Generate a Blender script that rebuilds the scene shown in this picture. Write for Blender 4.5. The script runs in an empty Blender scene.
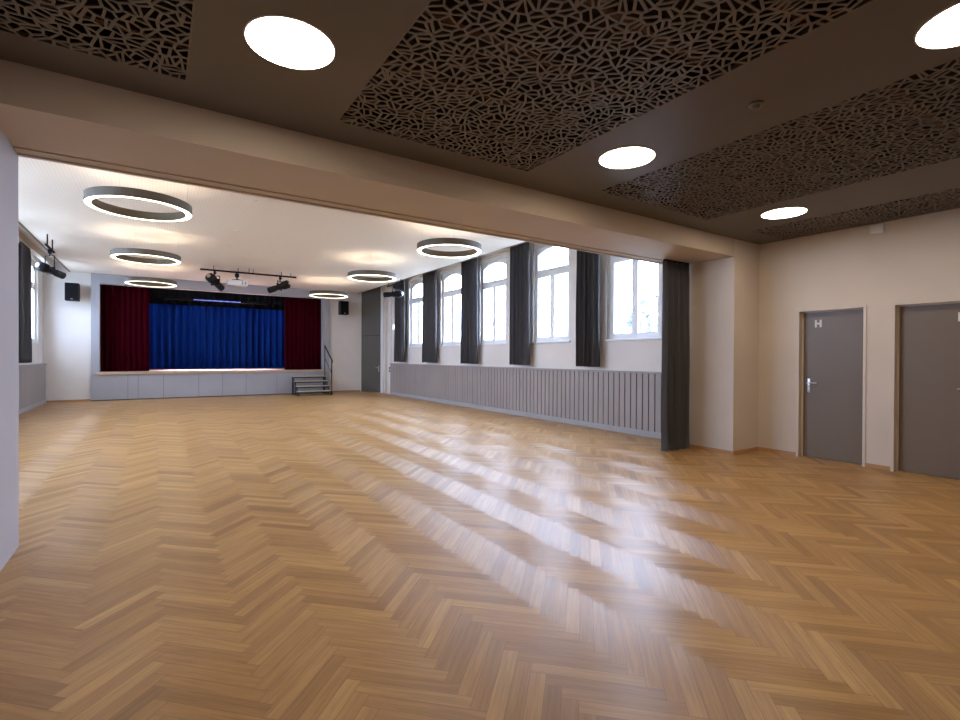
import bpy, bmesh, math, random
from mathutils import Vector, Matrix
from mathutils.geometry import delaunay_2d_cdt
random.seed(7)
PI = math.pi
S = bpy.context.scene
COL = S.collection

# ------------------------------------------------------------------ camera
CAM_H = 1.42
yaw, pit, rol = map(math.radians, (33.2906, 0.3532, 0.2448))
Fv = Vector((math.sin(yaw)*math.cos(pit), math.cos(yaw)*math.cos(pit), -math.sin(pit)))
R0 = Vector((math.cos(yaw), -math.sin(yaw), 0)); U0 = R0.cross(Fv)
Rv = R0*math.cos(rol)+U0*math.sin(rol); Uv = U0*math.cos(rol)-R0*math.sin(rol)
cd = bpy.data.cameras.new('camera'); cam = bpy.data.objects.new('camera', cd); COL.objects.link(cam)
cd.sensor_fit = 'HORIZONTAL'; cd.sensor_width = 36; cd.lens = 492.8952/960*36; cd.clip_start = .05; cd.clip_end = 300
m = Matrix((Rv, Uv, -Fv)).transposed().to_4x4(); m.translation = (0, 0, CAM_H); cam.matrix_world = m
S.camera = cam

# ------------------------------------------------------------------ world, exposure
W = bpy.data.worlds.new('world'); S.world = W; W.use_nodes = True
nt = W.node_tree; nt.nodes.clear()
wo = nt.nodes.new('ShaderNodeOutputWorld'); bg = nt.nodes.new('ShaderNodeBackground')
tc = nt.nodes.new('ShaderNodeTexCoord'); sx = nt.nodes.new('ShaderNodeSeparateXYZ'); cr = nt.nodes.new('ShaderNodeValToRGB')
nt.links.new(tc.outputs['Generated'], sx.inputs[0]); nt.links.new(sx.outputs['Z'], cr.inputs[0])
cr.color_ramp.elements[0].position = 0.0; cr.color_ramp.elements[0].color = (.48, .645, 1.0, 1)
cr.color_ramp.elements[1].position = .5; cr.color_ramp.elements[1].color = (.60, .73, 1.0, 1)
nt.links.new(cr.outputs[0], bg.inputs[0]); bg.inputs[1].default_value = 8.6
nt.links.new(bg.outputs[0], wo.inputs[0])
V = S.view_settings; V.view_transform = 'Standard'; V.look = 'None'; V.gamma = 1; V.exposure = 2.0; V.use_curve_mapping = False
EM_RING = 2.2; EM_RING_UP = 3.0; EM_DISC = 9.0; EM_STAGE = 2.0

# ------------------------------------------------------------------ materials
def newmat(name):
    mt = bpy.data.materials.new(name); mt.use_nodes = True
    return mt, mt.node_tree, mt.node_tree.nodes['Principled BSDF']
def L(t, a, b): t.links.new(a, b)
def N(t, k, **kw):
    n = t.nodes.new(k)
    for a, b in kw.items(): setattr(n, a, b)
    return n
def paint(name, col, rough=.6, bump=.02, scale=60, var=.04, metal=0, spec=.5, sheen=0):
    mt, t, p = newmat(name)
    co = N(t, 'ShaderNodeTexCoord'); no = N(t, 'ShaderNodeTexNoise'); no.inputs['Scale'].default_value = scale
    no2 = N(t, 'ShaderNodeTexNoise'); no2.inputs['Scale'].default_value = 1.3
    L(t, co.outputs['Object'], no.inputs['Vector']); L(t, co.outputs['Object'], no2.inputs['Vector'])
    r = N(t, 'ShaderNodeValToRGB')
    r.color_ramp.elements[0].position = .3; r.color_ramp.elements[1].position = .7
    r.color_ramp.elements[0].color = tuple(c*(1-var) for c in col)+(1,)
    r.color_ramp.elements[1].color = tuple(min(1, c*(1+var)) for c in col)+(1,)
    L(t, no2.outputs[0], r.inputs[0]); L(t, r.outputs[0], p.inputs['Base Color'])
    b = N(t, 'ShaderNodeBump'); b.inputs['Strength'].default_value = bump; b.inputs['Distance'].default_value = .01
    L(t, no.outputs[0], b.inputs['Height']); L(t, b.outputs[0], p.inputs['Normal'])
    p.inputs['Roughness'].default_value = rough; p.inputs['Metallic'].default_value = metal
    p.inputs['Specular IOR Level'].default_value = spec; p.inputs['Sheen Weight'].default_value = sheen
    return mt
def emit(name, col, s):
    mt, t, p = newmat(name)
    p.inputs['Base Color'].default_value = (.8, .8, .8, 1)
    p.inputs['Emission Color'].default_value = col+(1,); p.inputs['Emission Strength'].default_value = s
    return mt
M = {}
M['wall'] = paint('wall_paint', (.74, .70, .65), .75)
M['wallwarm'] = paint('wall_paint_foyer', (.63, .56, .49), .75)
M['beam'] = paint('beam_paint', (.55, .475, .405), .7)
M['pier'] = paint('pier_paint', (.46, .445, .47), .7)
M['white'] = paint('white_lacquer', (.80, .80, .79), .35, .005)
M['grey'] = paint('stage_grey_paint', (.36, .36, .38), .55, .01)
M['slat'] = paint('slat_grey_paint', (.355, .315, .295), .5, .01)
M['slatback'] = paint('slat_backing', (.07, .06, .06), .8)
M['plinth'] = paint('plinth_paint', (.38, .38, .40), .45, .01)
M['darkceil'] = paint('dark_ceiling_paint', (.115, .098, .085), .5, .01)
M['lattice'] = paint('lattice_board', (.145, .123, .106), .5, .01)
M['cavity'] = paint('ceiling_void', (.016, .010, .007), .9)
M['batten'] = paint('void_batten', (.12, .055, .026), .8)
M['door'] = paint('door_laminate', (.165, .126, .090), .42, .004, 200)
M['doorgrey'] = paint('closet_laminate', (.100, .090, .070), .5, .004, 200)
M['jamb'] = paint('door_frame_paint', (.62, .55, .47), .45, .004)
M['steel'] = paint('brushed_steel', (.55, .54, .52), .3, .004, metal=1)
M['black'] = paint('black_metal', (.010, .010, .011), .6, .01, spec=.25)
M['blackcloth'] = paint('black_cloth', (.006, .006, .008), .95)
M['charcoal'] = paint('charcoal_curtain', (.155, .150, .152), .9, .1, 400, spec=.2, sheen=0)
M['red'] = paint('red_velvet', (.075, .001, .009), .9, .1, 400, spec=.05)
M['blue'] = paint('blue_stage_cloth', (.018, .095, .50), .9, .1, 400, spec=.05)
M['ring'] = paint('ring_housing', (.110, .088, .058), .5, .004)
M['spk'] = paint('speaker_grille', (.006, .006, .007), .9, .3, 500, spec=.15)
M['offwhite'] = paint('plastic_white', (.75, .75, .73), .4, .004)
M['tread'] = paint('tread_plywood', (.42, .38, .30), .5, .01)
M['oak'] = paint('oak_trim', (.45, .25, .11), .4, .03, 30, .12)
M['ledge'] = paint('stage_edge_wood', (.50, .36, .24), .45, .02, 30, .1)
M['roof'] = paint('outside_roof', (.055, .07, .10), .8)
M['grass'] = paint('outside_ground', (.30, .32, .28), .9)
M['leaf'] = paint('outside_foliage', (.14, .16, .15), .9, var=.3)
M['em_ring'] = emit('ring_diffuser', (1.0, .88, .70), EM_RING)
M['em_up'] = emit('ring_up_diffuser', (1.0, .82, .60), EM_RING_UP)
M['em_disc'] = emit('disc_diffuser', (1.0, .82, .62), EM_DISC)
M['em_sign'] = emit('sign_face', (.75, 1.0, .95), .5)
M['em_blue'] = emit('stage_batten_lens', (.02, .14, 1.0), .25)
# glass: clear with a mirror reflection at grazing angles
mt, t, p = newmat('window_glass'); t.nodes.remove(p)
o = t.nodes['Material Output']; tr = N(t, 'ShaderNodeBsdfTransparent'); gl = N(t, 'ShaderNodeBsdfGlossy'); gl.inputs['Roughness'].default_value = .02
lw = N(t, 'ShaderNodeLayerWeight'); pw_ = N(t, 'ShaderNodeMath', operation='POWER'); L(t, lw.outputs['Facing'], pw_.inputs[0]); pw_.inputs[1].default_value = 5; fr = N(t, 'ShaderNodeMath', operation='MULTIPLY_ADD'); L(t, pw_.outputs[0], fr.inputs[0]); fr.inputs[1].default_value = .45; fr.inputs[2].default_value = .03; mx = N(t, 'ShaderNodeMixShader')
L(t, fr.outputs[0], mx.inputs[0]); L(t, tr.outputs[0], mx.inputs[1]); L(t, gl.outputs[0], mx.inputs[2]); L(t, mx.outputs[0], o.inputs[0]); M['glass'] = mt
# perforated hall ceiling
mt, t, p = newmat('perforated_acoustic_board')
co = N(t, 'ShaderNodeTexCoord'); vo = N(t, 'ShaderNodeTexVoronoi'); vo.voronoi_dimensions = '2D'; vo.inputs['Scale'].default_value = 22; vo.inputs['Randomness'].default_value = 0
L(t, co.outputs['Object'], vo.inputs['Vector']); r = N(t, 'ShaderNodeValToRGB')
r.color_ramp.elements[0].position = .14; r.color_ramp.elements[0].color = (.70, .65, .60, 1)
r.color_ramp.elements[1].position = .20; r.color_ramp.elements[1].color = (.85, .80, .74, 1)
L(t, vo.outputs['Distance'], r.inputs[0]); L(t, r.outputs[0], p.inputs['Base Color']); p.inputs['Roughness'].default_value = .75
M['perf'] = mt
# parquet: every plank is a face of its own with its own UVs (metres) and random value
mt, t, p = newmat('oak_herringbone')
uv = N(t, 'ShaderNodeUVMap', uv_map='UVMap'); at = N(t, 'ShaderNodeAttribute', attribute_name='plank')
mp = N(t, 'ShaderNodeMapping'); L(t, uv.outputs[0], mp.inputs[0])
mp.inputs['Scale'].default_value = (2.2, 46, 1)
g1 = N(t, 'ShaderNodeTexNoise'); g1.inputs['Scale'].default_value = 1.0; g1.inputs['Detail'].default_value = 6; g1.inputs['Distortion'].default_value = .6
L(t, mp.outputs[0], g1.inputs['Vector'])
mp2 = N(t, 'ShaderNodeMapping'); mp2.inputs['Scale'].default_value = (7, 260, 1); L(t, uv.outputs[0], mp2.inputs[0])
g2 = N(t, 'ShaderNodeTexNoise'); g2.inputs['Scale'].default_value = 1.0; g2.inputs['Detail'].default_value = 3; L(t, mp2.outputs[0], g2.inputs['Vector'])
cr1 = N(t, 'ShaderNodeValToRGB')
e = cr1.color_ramp.elements; e[0].position = 0; e[0].color = (.36, .195, .070, 1); e[1].position = 1; e[1].color = (.60, .365, .142, 1)
n_ = e.new(.45); n_.color = (.485, .277, .100, 1)
L(t, at.outputs['Fac'], cr1.inputs[0])
cr2 = N(t, 'ShaderNodeValToRGB'); e = cr2.color_ramp.elements; e[0].position = .32; e[0].color = (.66, .62, .57, 1); e[1].position = .62; e[1].color = (1.06, 1.05, 1.04, 1)
L(t, g1.outputs[0], cr2.inputs[0])
mu = N(t, 'ShaderNodeMix', data_type='RGBA', blend_type='MULTIPLY'); mu.inputs[0].default_value = .6
L(t, cr1.outputs[0], mu.inputs[6]); L(t, cr2.outputs[0], mu.inputs[7])
cr3 = N(t, 'ShaderNodeValToRGB'); e = cr3.color_ramp.elements; e[0].position = .30; e[0].color = (.72, .70, .66, 1); e[1].position = .55; e[1].color = (1, 1, 1, 1)
L(t, g2.outputs[0], cr3.inputs[0])
mu2 = N(t, 'ShaderNodeMix', data_type='RGBA', blend_type='MULTIPLY'); mu2.inputs[0].default_value = .6
L(t, mu.outputs[2], mu2.inputs[6]); L(t, cr3.outputs[0], mu2.inputs[7]); 
# joint between planks from the second UV layer (0..1 distance to plank edge)
uv2 = N(t, 'ShaderNodeUVMap', uv_map='Edge'); sp = N(t, 'ShaderNodeSeparateXYZ'); L(t, uv2.outputs[0], sp.inputs[0])
def edge_near(t, s, half):
    a = N(t, 'ShaderNodeMath', operation='ABSOLUTE'); L(t, s, a.inputs[0])
    b = N(t, 'ShaderNodeMath', operation='GREATER_THAN'); L(t, a.outputs[0], b.inputs[0]); b.inputs[1].default_value = half
    return b.outputs[0]
PW = .0717; PL = .502
ea = edge_near(t, sp.outputs[0], PL/2-.0009); eb = edge_near(t, sp.outputs[1], PW/2-.0009)
mxm = N(t, 'ShaderNodeMath', operation='MAXIMUM'); L(t, ea, mxm.inputs[0]); L(t, eb, mxm.inputs[1])
mu3 = N(t, 'ShaderNodeMix', data_type='RGBA', blend_type='MIX'); L(t, mxm.outputs[0], mu3.inputs[0]); L(t, mu2.outputs[2], mu3.inputs[6]); mu3.inputs[7].default_value = (.20, .105, .045, 1)
L(t, mu3.outputs[2], p.inputs['Base Color'])
bp = N(t, 'ShaderNodeBump'); bp.inputs['Strength'].default_value = .10; bp.inputs['Distance'].default_value = .001
wn = N(t, 'ShaderNodeTexWhiteNoise', noise_dimensions='1D'); L(t, at.outputs['Fac'], wn.inputs['W'])
v1 = N(t, 'ShaderNodeVectorMath', operation='SUBTRACT'); L(t, wn.outputs['Color'], v1.inputs[0]); v1.inputs[1].default_value = (.5, .5, .5)
v2 = N(t, 'ShaderNodeVectorMath', operation='SCALE'); L(t, v1.outputs[0], v2.inputs[0]); v2.inputs['Scale'].default_value = .022
ge = N(t, 'ShaderNodeNewGeometry'); v3 = N(t, 'ShaderNodeVectorMath', operation='ADD'); L(t, ge.outputs['Normal'], v3.inputs[0]); L(t, v2.outputs[0], v3.inputs[1])
v4 = N(t, 'ShaderNodeVectorMath', operation='NORMALIZE'); L(t, v3.outputs[0], v4.inputs[0]); L(t, v4.outputs[0], bp.inputs['Normal'])
L(t, g2.outputs[0], bp.inputs['Height']); L(t, bp.outputs[0], p.inputs['Normal'])
p.inputs['Roughness'].default_value = .40; p.inputs['Coat Weight'].default_value = .12; p.inputs['Coat Roughness'].default_value = .32; p.inputs['Coat IOR'].default_value = 1.4; p.inputs['Specular IOR Level'].default_value = .46
p.inputs['Anisotropic'].default_value = .58; p.inputs['Anisotropic Rotation'].default_value = .25
tg = N(t, 'ShaderNodeTangent', direction_type='UV_MAP', uv_map='UVMap'); L(t, tg.outputs[0], p.inputs['Tangent'])
M['floor'] = mt; FLOORP = p

# ------------------------------------------------------------------ mesh helpers
def link(name, me, mat, parent=None):
    o = bpy.data.objects.new(name, me); COL.objects.link(o)
    for q in (mat if isinstance(mat, (list, tuple)) else [mat]): me.materials.append(M[q])
    if parent: o.parent = parent
    return o
class MB:
    def __init__(s): s.b = bmesh.new()
    def box(s, x0, x1, y0, y1, z0, z1, rot=None, piv=None, bev=0):
        g = bmesh.ops.create_cube(s.b, size=1)['verts']
        for v in g: v.co = Vector(((x0+x1)/2+v.co.x*(x1-x0), (y0+y1)/2+v.co.y*(y1-y0), (z0+z1)/2+v.co.z*(z1-z0)))
        if rot is not None:
            pv = Vector(piv) if piv else Vector(((x0+x1)/2, (y0+y1)/2, (z0+z1)/2))
            bmesh.ops.rotate(s.b, verts=g, cent=pv, matrix=rot)
        if bev:
            ed = list({e for v in g for e in v.link_edges})
            bmesh.ops.bevel(s.b, geom=ed, offset=bev, segments=2, affect='EDGES', profile=.5)
        return s
    def tube(s, a, b, r, r2=None, n=16, cap=True):
        a, b = Vector(a), Vector(b); d = b-a; r2 = r if r2 is None else r2
        g = bmesh.ops.create_cone(s.b, cap_ends=cap, segments=n, radius1=r, radius2=r2, depth=d.length)['verts']
        q = d.to_track_quat('Z', 'Y').to_matrix().to_4x4(); q.translation = (a+b)/2
        bmesh.ops.transform(s.b, matrix=q, verts=g); return s
    def lathe(s, c, prof, axis=(0, 0, 1), n=48, close=False):
        q = Vector(axis).normalized().to_track_quat('Z', 'Y').to_matrix(); c = Vector(c); rings = []
        for (r, z) in prof:
            rings.append([s.b.verts.new(c+q@Vector((r*math.cos(2*PI*k/n), r*math.sin(2*PI*k/n), z))) for k in range(n)])
        m_ = len(rings)
        for i in range(m_ if close else m_-1):
            A, B = rings[i], rings[(i+1) % m_]
            for k in range(n): s.b.faces.new((A[k], A[(k+1) % n], B[(k+1) % n], B[k]))
        if not close:
            for q_ in (rings[0], rings[-1]): s.b.faces.new(q_)
        return s
    def prism(s, pts, off):   # polygon (3D points) extruded by off
        off = Vector(off); A = [s.b.verts.new(Vector(p_)) for p_ in pts]; B = [s.b.verts.new(Vector(p_)+off) for p_ in pts]
        n = len(A); s.b.faces.new(A); s.b.faces.new(B[::-1])
        for i in range(n): s.b.faces.new((A[i], B[i], B[(i+1) % n], A[(i+1) % n]))
        return s
    def done(s, name, mat, parent=None, smooth=False):
        bmesh.ops.recalc_face_normals(s.b, faces=s.b.faces)
        me = bpy.data.meshes.new(name); s.b.to_mesh(me); s.b.free()
        if smooth:
            for f in me.polygons: f.use_smooth = True
            try: me.set_sharp_from_angle(angle=math.radians(35))
            except Exception: pass
        return link(name, me, mat, parent)
def B(*a, **k): return MB().box(*a, **k)
def tag(o, label, cat, group=None, kind=None):
    o['label'] = label; o['category'] = cat
    if group: o['group'] = group
    if kind: o['kind'] = kind
    return o
def struct(o, label=None, cat=None):
    o['kind'] = 'structure'
    if label: o['label'] = label; o['category'] = cat
    return o
def empty(name, loc=(0, 0, 0), rz=0):
    o = bpy.data.objects.new(name, None); COL.objects.link(o); o.location = loc; o.rotation_euler = (0, 0, rz); o.empty_display_size = .1
    return o
def copy_tree(o, parent=None):
    c = o.copy(); COL.objects.link(c); c.parent = parent
    for ch in list(o.children): copy_tree(ch, c)
    return c

# ------------------------------------------------------------------ key dimensions
XW, XWL = 7.376, -2.756         # faces of the slatted panelling, right and left
WX, WXL = 7.45, -2.83           # plaster faces above it
ZC1, ZB, ZC2, ZR = 3.166, 2.9065, 3.97, 4.232
YN, YF, YB = 3.997, 4.934, 19.42
CE_R, CE_L = 6.84, -2.22        # edges of the suspended hall ceiling
XD, XP, XQ = 7.765, -.854, 7.072
YBACK = -2.6

# ------------------------------------------------------------------ parquet floor
def clip(poly, a, lo, hi):
    for sgn, lim in ((1, lo), (-1, -hi)):
        out = []; n = len(poly)
        for i in range(n):
            p_, q_ = poly[i], poly[(i+1) % n]; dp = sgn*p_[a]-lim; dq = sgn*q_[a]-lim
            if dp >= 0: out.append(p_)
            if (dp >= 0) != (dq >= 0):
                f = dp/(dp-dq); out.append(tuple(p_[k]+(q_[k]-p_[k])*f for k in range(len(p_))))
        poly = out
        if len(poly) < 3: return []
    return poly
fx0, fx1, fy0, fy1 = WXL-.02, XD+.30, YBACK, YB+.1
bm = bmesh.new(); uvl = bm.loops.layers.uv.new('UVMap'); uve = bm.loops.layers.uv.new('Edge'); pl = bm.loops.layers.float.new('plank')
rt = math.sqrt(.5); X0 = .397
def add_plank(u0, v0, du, dv):
    cx, cy = u0+du/2, v0+dv/2
    x = (cx-cy)*rt+X0; y = (cx+cy)*rt
    if x < fx0-.4 or x > fx1+.4 or y < fy0-.4 or y > fy1+.4: return
    if y < YF-.2 and x < XP-.35: return
    if y > YF+.2 and x > WX+.3: return
    hd = du > dv; pts = []; ru, rv = random.random()*40, random.random()*40; val = min(1, max(0, random.gauss(.5, .24)))
    flip = random.choice((-1, 1))
    for (a, b) in ((0, 0), (1, 0), (1, 1), (0, 1)):
        u, v = u0+a*du, v0+b*dv; lu, lv = u-cx, v-cy
        al, ac = (lu, lv) if hd else (lv, -lu)
        pts.append(((u-v)*rt+X0, (u+v)*rt, al, ac))
    pts = clip(clip(pts, 0, fx0, fx1), 1, fy0, fy1)
    if len(pts) < 3: return
    f = bm.faces.new([bm.verts.new((q[0], q[1], 0)) for q in pts])
    for lp, q in zip(f.loops, pts):
        lp[uvl].uv = (q[2]*flip+ru, q[3]+rv); lp[uve].uv = (q[2], q[3]); lp[pl] = val
n7 = 7
for fam in range(-16, 30):
    for k in range(-170, 300):
        u = k*PW+fam*2*PL; v = k*PW
        add_plank(u, v, PL, PW); add_plank(u-PW, v, PW, PL)
for f in bm.faces:
    if f.normal.z < 0: f.normal_flip()
bm.normal_update()
for f in bm.faces:
    if f.normal.z < 0: f.normal_flip()
me = bpy.data.meshes.new('floor'); bm.to_mesh(me); bm.free()
struct(link('floor', me, 'floor'), 'oak herringbone parquet floor with glossy daylight reflections', 'floor')

# ------------------------------------------------------------------ walls
def window_openings_wall(name, xf, xb, y0, y1, z1, wins, mat):
    """plaster wall in the YZ plane; wins = centre Y list; arched openings"""
    mb = MB(); ys = sorted(wins); hw = WO/2; prev = y0; dx = xb-xf
    for c in ys:
        mb.prism([(xf, prev, 0), (xf, c-hw, 0), (xf, c-hw, z1), (xf, prev, z1)], (dx, 0, 0))
        mb.prism([(xf, c-hw, 0), (xf, c+hw, 0), (xf, c+hw, WZ0), (xf, c-hw, WZ0)], (dx, 0, 0))
        n = 14
        for i in range(n):
            a = c-hw+2*hw*i/n; b = c-hw+2*hw*(i+1)/n
            mb.prism([(xf, a, arch_z(a-c, hw, WZ1, WRISE)), (xf, b, arch_z(b-c, hw, WZ1, WRISE)), (xf, b, z1), (xf, a, z1)], (dx, 0, 0))
        prev = c+hw
    mb.prism([(xf, prev, 0), (xf, y1, 0), (xf, y1, z1), (xf, prev, z1)], (dx, 0, 0))
    return struct(mb.done(name, mat))
def arch_z(d, hw, spring, rise):
    R_ = (hw*hw+rise*rise)/(2*rise); return spring+math.sqrt(max(0, R_*R_-d*d))-(R_-rise)
WO, WZ0, WZ1, WRISE = 1.26, 1.775, 4.08, .002
AZ, AR = 3.815, .125
WR = [6.15, 8.46, 10.76, 12.98, 15.28]
WL_ = [18.1, 14.0, 11.75, 9.5, 7.25]
window_openings_wall('wall_right', WX, WX+.40, YF, YB+.5, ZR+.1, WR, 'wall')
window_openings_wall('wall_left', WXL, WXL-.40, YF, YB+.5, ZR+.1, WL_, 'wall')
# foyer side
mb = MB(); D1 = (2.645, 3.425); D2 = (1.55, 2.322); DZ = 2.095; WT = .22
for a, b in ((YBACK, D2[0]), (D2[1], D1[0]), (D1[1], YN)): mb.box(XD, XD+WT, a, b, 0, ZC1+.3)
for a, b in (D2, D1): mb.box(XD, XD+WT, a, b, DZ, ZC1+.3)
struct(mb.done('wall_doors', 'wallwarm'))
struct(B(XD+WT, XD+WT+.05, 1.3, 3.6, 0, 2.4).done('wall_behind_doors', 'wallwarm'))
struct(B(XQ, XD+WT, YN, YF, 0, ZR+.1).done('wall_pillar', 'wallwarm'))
struct(B(XD, XD+.5, YF, YF+.2, 0, ZR+.1).done('wall_pillar_return', 'wallwarm'))
struct(B(XP-.2, XP, YBACK, YF, 0, ZC1+.3).done('wall_pier', 'pier'))
struct(B(WXL-.4, XP-.2, YF-.2, YF, 0, ZR+.1).done('wall_front', 'wall'))
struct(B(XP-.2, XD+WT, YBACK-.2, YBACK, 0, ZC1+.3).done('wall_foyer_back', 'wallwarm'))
# beam between foyer and hall, with the curtain rail lip on its underside
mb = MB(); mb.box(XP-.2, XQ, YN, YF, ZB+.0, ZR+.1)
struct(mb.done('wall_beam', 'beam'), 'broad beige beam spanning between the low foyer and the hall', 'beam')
struct(B(XP, XQ, YF-.17, YF-.15, ZB-.010, ZB).done('trim_rail', 'beam'))
struct(B(XP, XQ, YF-.03, YF+.015, ZB-.012, ZB+.01).done('trim_rail_edge', 'beam'))

# hall back wall with the stage opening
SX0, SX1, SZ0, SZ1 = -1.48, 5.41, .885, 3.66    # opening
GX0, GX1 = -1.69, 5.66
struct(B(WXL-.4, GX0, YB, YB+.2, 0, ZR+.1).done('wall_back_left', 'wall')); struct(B(GX1, WX+.4, YB, YB+.2, 0, ZR+.1).done('wall_back_right', 'wall'))
struct(B(GX0, GX1, YB+.05, YB+.2, SZ1, ZR+.1).done('wall_back_top', 'wall'))
mb = MB(); YS = YB-.09
mb.box(SX0, SX1, YS, YB+.05, SZ1, ZC2)
struct(mb.done('trim_proscenium', 'grey'), 'grey painted frame across the top of the stage opening', 'stage frame')
struct(B(GX0, SX0, YS+.001, YB+.2, .0, ZC2).done('trim_proscenium_left', 'grey')); struct(B(SX1, GX1, YS+.001, YB+.2, .0, ZC2).done('trim_proscenium_right', 'grey'))
# stage house behind
YT = YB+4.2
for nm, q in (('wall_stage_left', (-2.6, -2.4, YB+.2, YT, 0, 5)), ('wall_stage_right', (6.3, 6.5, YB+.2, YT, 0, 5)), ('wall_stage_rear', (-2.6, 6.5, YT, YT+.2, 0, 5)), ('ceiling_stage', (-2.6, 6.5, YB+.2, YT+.2, 5, 5.1)), ('wall_stage_top', (-2.6, 6.5, YB+.2, YB+.25, 4.35, 5))):
    struct(B(*q).done(nm, 'blackcloth'))

# ceilings
mb = MB()
struct(B(CE_L, CE_R, YF, YB+.05, ZC2, ZC2+.05).done('ceiling_hall', 'perf'), 'white perforated acoustic ceiling of the hall', 'ceiling')
mb = MB(); mb.box(CE_R-.03, CE_R+.004, YF, YB, ZC2-.012, ZC2+.09); mb.box(CE_L-.004, CE_L+.03, YF, YB, ZC2-.012, ZC2+.09)
struct(mb.done('trim_ceiling_edge', 'doorgrey'))
struct(B(WXL-.4, WX+.4, YF-.2, YB+.2, ZR, ZR+.1).done('ceiling_recess', 'wall'))
PAN = [(-1.64, .160), (1.122, 2.927), (3.885, 5.822), (6.832, 7.72)]
PY0, PY1 = .0, 3.655
mb = MB(); xs = [XP-.2]
edges = [XP]+[e_ for p_ in PAN for e_ in p_]+[XD]
edges[1] = XP
gaps = [(.160, 1.122), (2.927, 3.885), (5.822, 6.832), (7.72, XD)]
for a, b in gaps: mb.box(a, b, YBACK, YN, ZC1, ZC1+.03)
for a, b in ((XP, .160),)+tuple(PAN[1:]):
    mb.box(a, b, PY1, YN, ZC1, ZC1+.03); mb.box(a, b, YBACK, PY0, ZC1, ZC1+.03)
struct(mb.done('ceiling_foyer', 'darkceil'), 'dark brown suspended ceiling of the foyer', 'ceiling')
struct(B(XP-.2, XD+WT, YBACK, YN, ZC1+.26, ZC1+.30).done('ceiling_void', 'cavity'))
mb = MB(); mb.box(XP, XD, PY1+.01, PY1+.03, ZC1+.031, ZC1+.259); mb.box(XD-.012, XD-.002, YBACK, PY1, ZC1+.031, ZC1+.259)
struct(mb.done('trim_void_light_block', 'cavity'))  # added dark boards that stop bright specks showing through the lattice holes
mb = MB()
for k in range(7): y = .2+k*.55; mb.box(XP, XD, y, y+.05, ZC1+.14, ZC1+.17)
struct(mb.done('trim_void_battens', 'batten'))

# ------------------------------------------------------------------ perforated lattice panels (real holes)
def split_poly(P):
    n = len(P); c = sum(P, Vector((0, 0)))/n
    a = random.random()*PI; d = Vector((math.cos(a), math.sin(a))); nn = Vector((-d.y, d.x)); c = c+d*0+nn*random.uniform(-.006, .006)
    A, Bq = [], []
    for i in range(n):
        p_, q_ = P[i], P[(i+1) % n]; s1 = (p_-c).dot(nn); s2 = (q_-c).dot(nn)
        (A if s1 >= 0 else Bq).append(p_)
        if (s1 >= 0) != (s2 >= 0):
            r_ = p_+(q_-p_)*(s1/(s1-s2)); A.append(r_); Bq.append(r_)
    return [A, Bq]
def area(P): return abs(sum(P[i].x*P[(i+1) % len(P)].y-P[(i+1) % len(P)].x*P[i].y for i in range(len(P))))/2
def inset(P, d):
    if sum(P[i].x*P[(i+1) % len(P)].y-P[(i+1) % len(P)].x*P[i].y for i in range(len(P))) < 0: P = P[::-1]
    # half-plane clipping inset, keeps it robust; returns polygon inside all edges shifted by d
    Q = [p_.copy() for p_ in P]
    for i in range(len(P)):
        a, b = P[i], P[(i+1) % len(P)]; e_ = b-a
        if e_.length < 1e-6: continue
        nrm = Vector((-e_.y, e_.x)).normalized(); out = []
        for j in range(len(Q)):
            p_, q_ = Q[j], Q[(j+1) % len(Q)]; s1 = (p_-a).dot(nrm)-d; s2 = (q_-a).dot(nrm)-d
            if s1 >= 0: out.append(p_)
            if (s1 >= 0) != (s2 >= 0): out.append(p_+(q_-p_)*(s1/(s1-s2)))
        Q = out
        if len(Q) < 3: return P, None
    R_ = []
    for q_ in Q:
        if not R_ or (q_-R_[-1]).length > .0015: R_.append(q_)
    if len(R_) > 1 and (R_[0]-R_[-1]).length < .0015: R_.pop()
    return P, (R_ if len(R_) >= 3 and area(R_) > 6e-5 else None)
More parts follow.
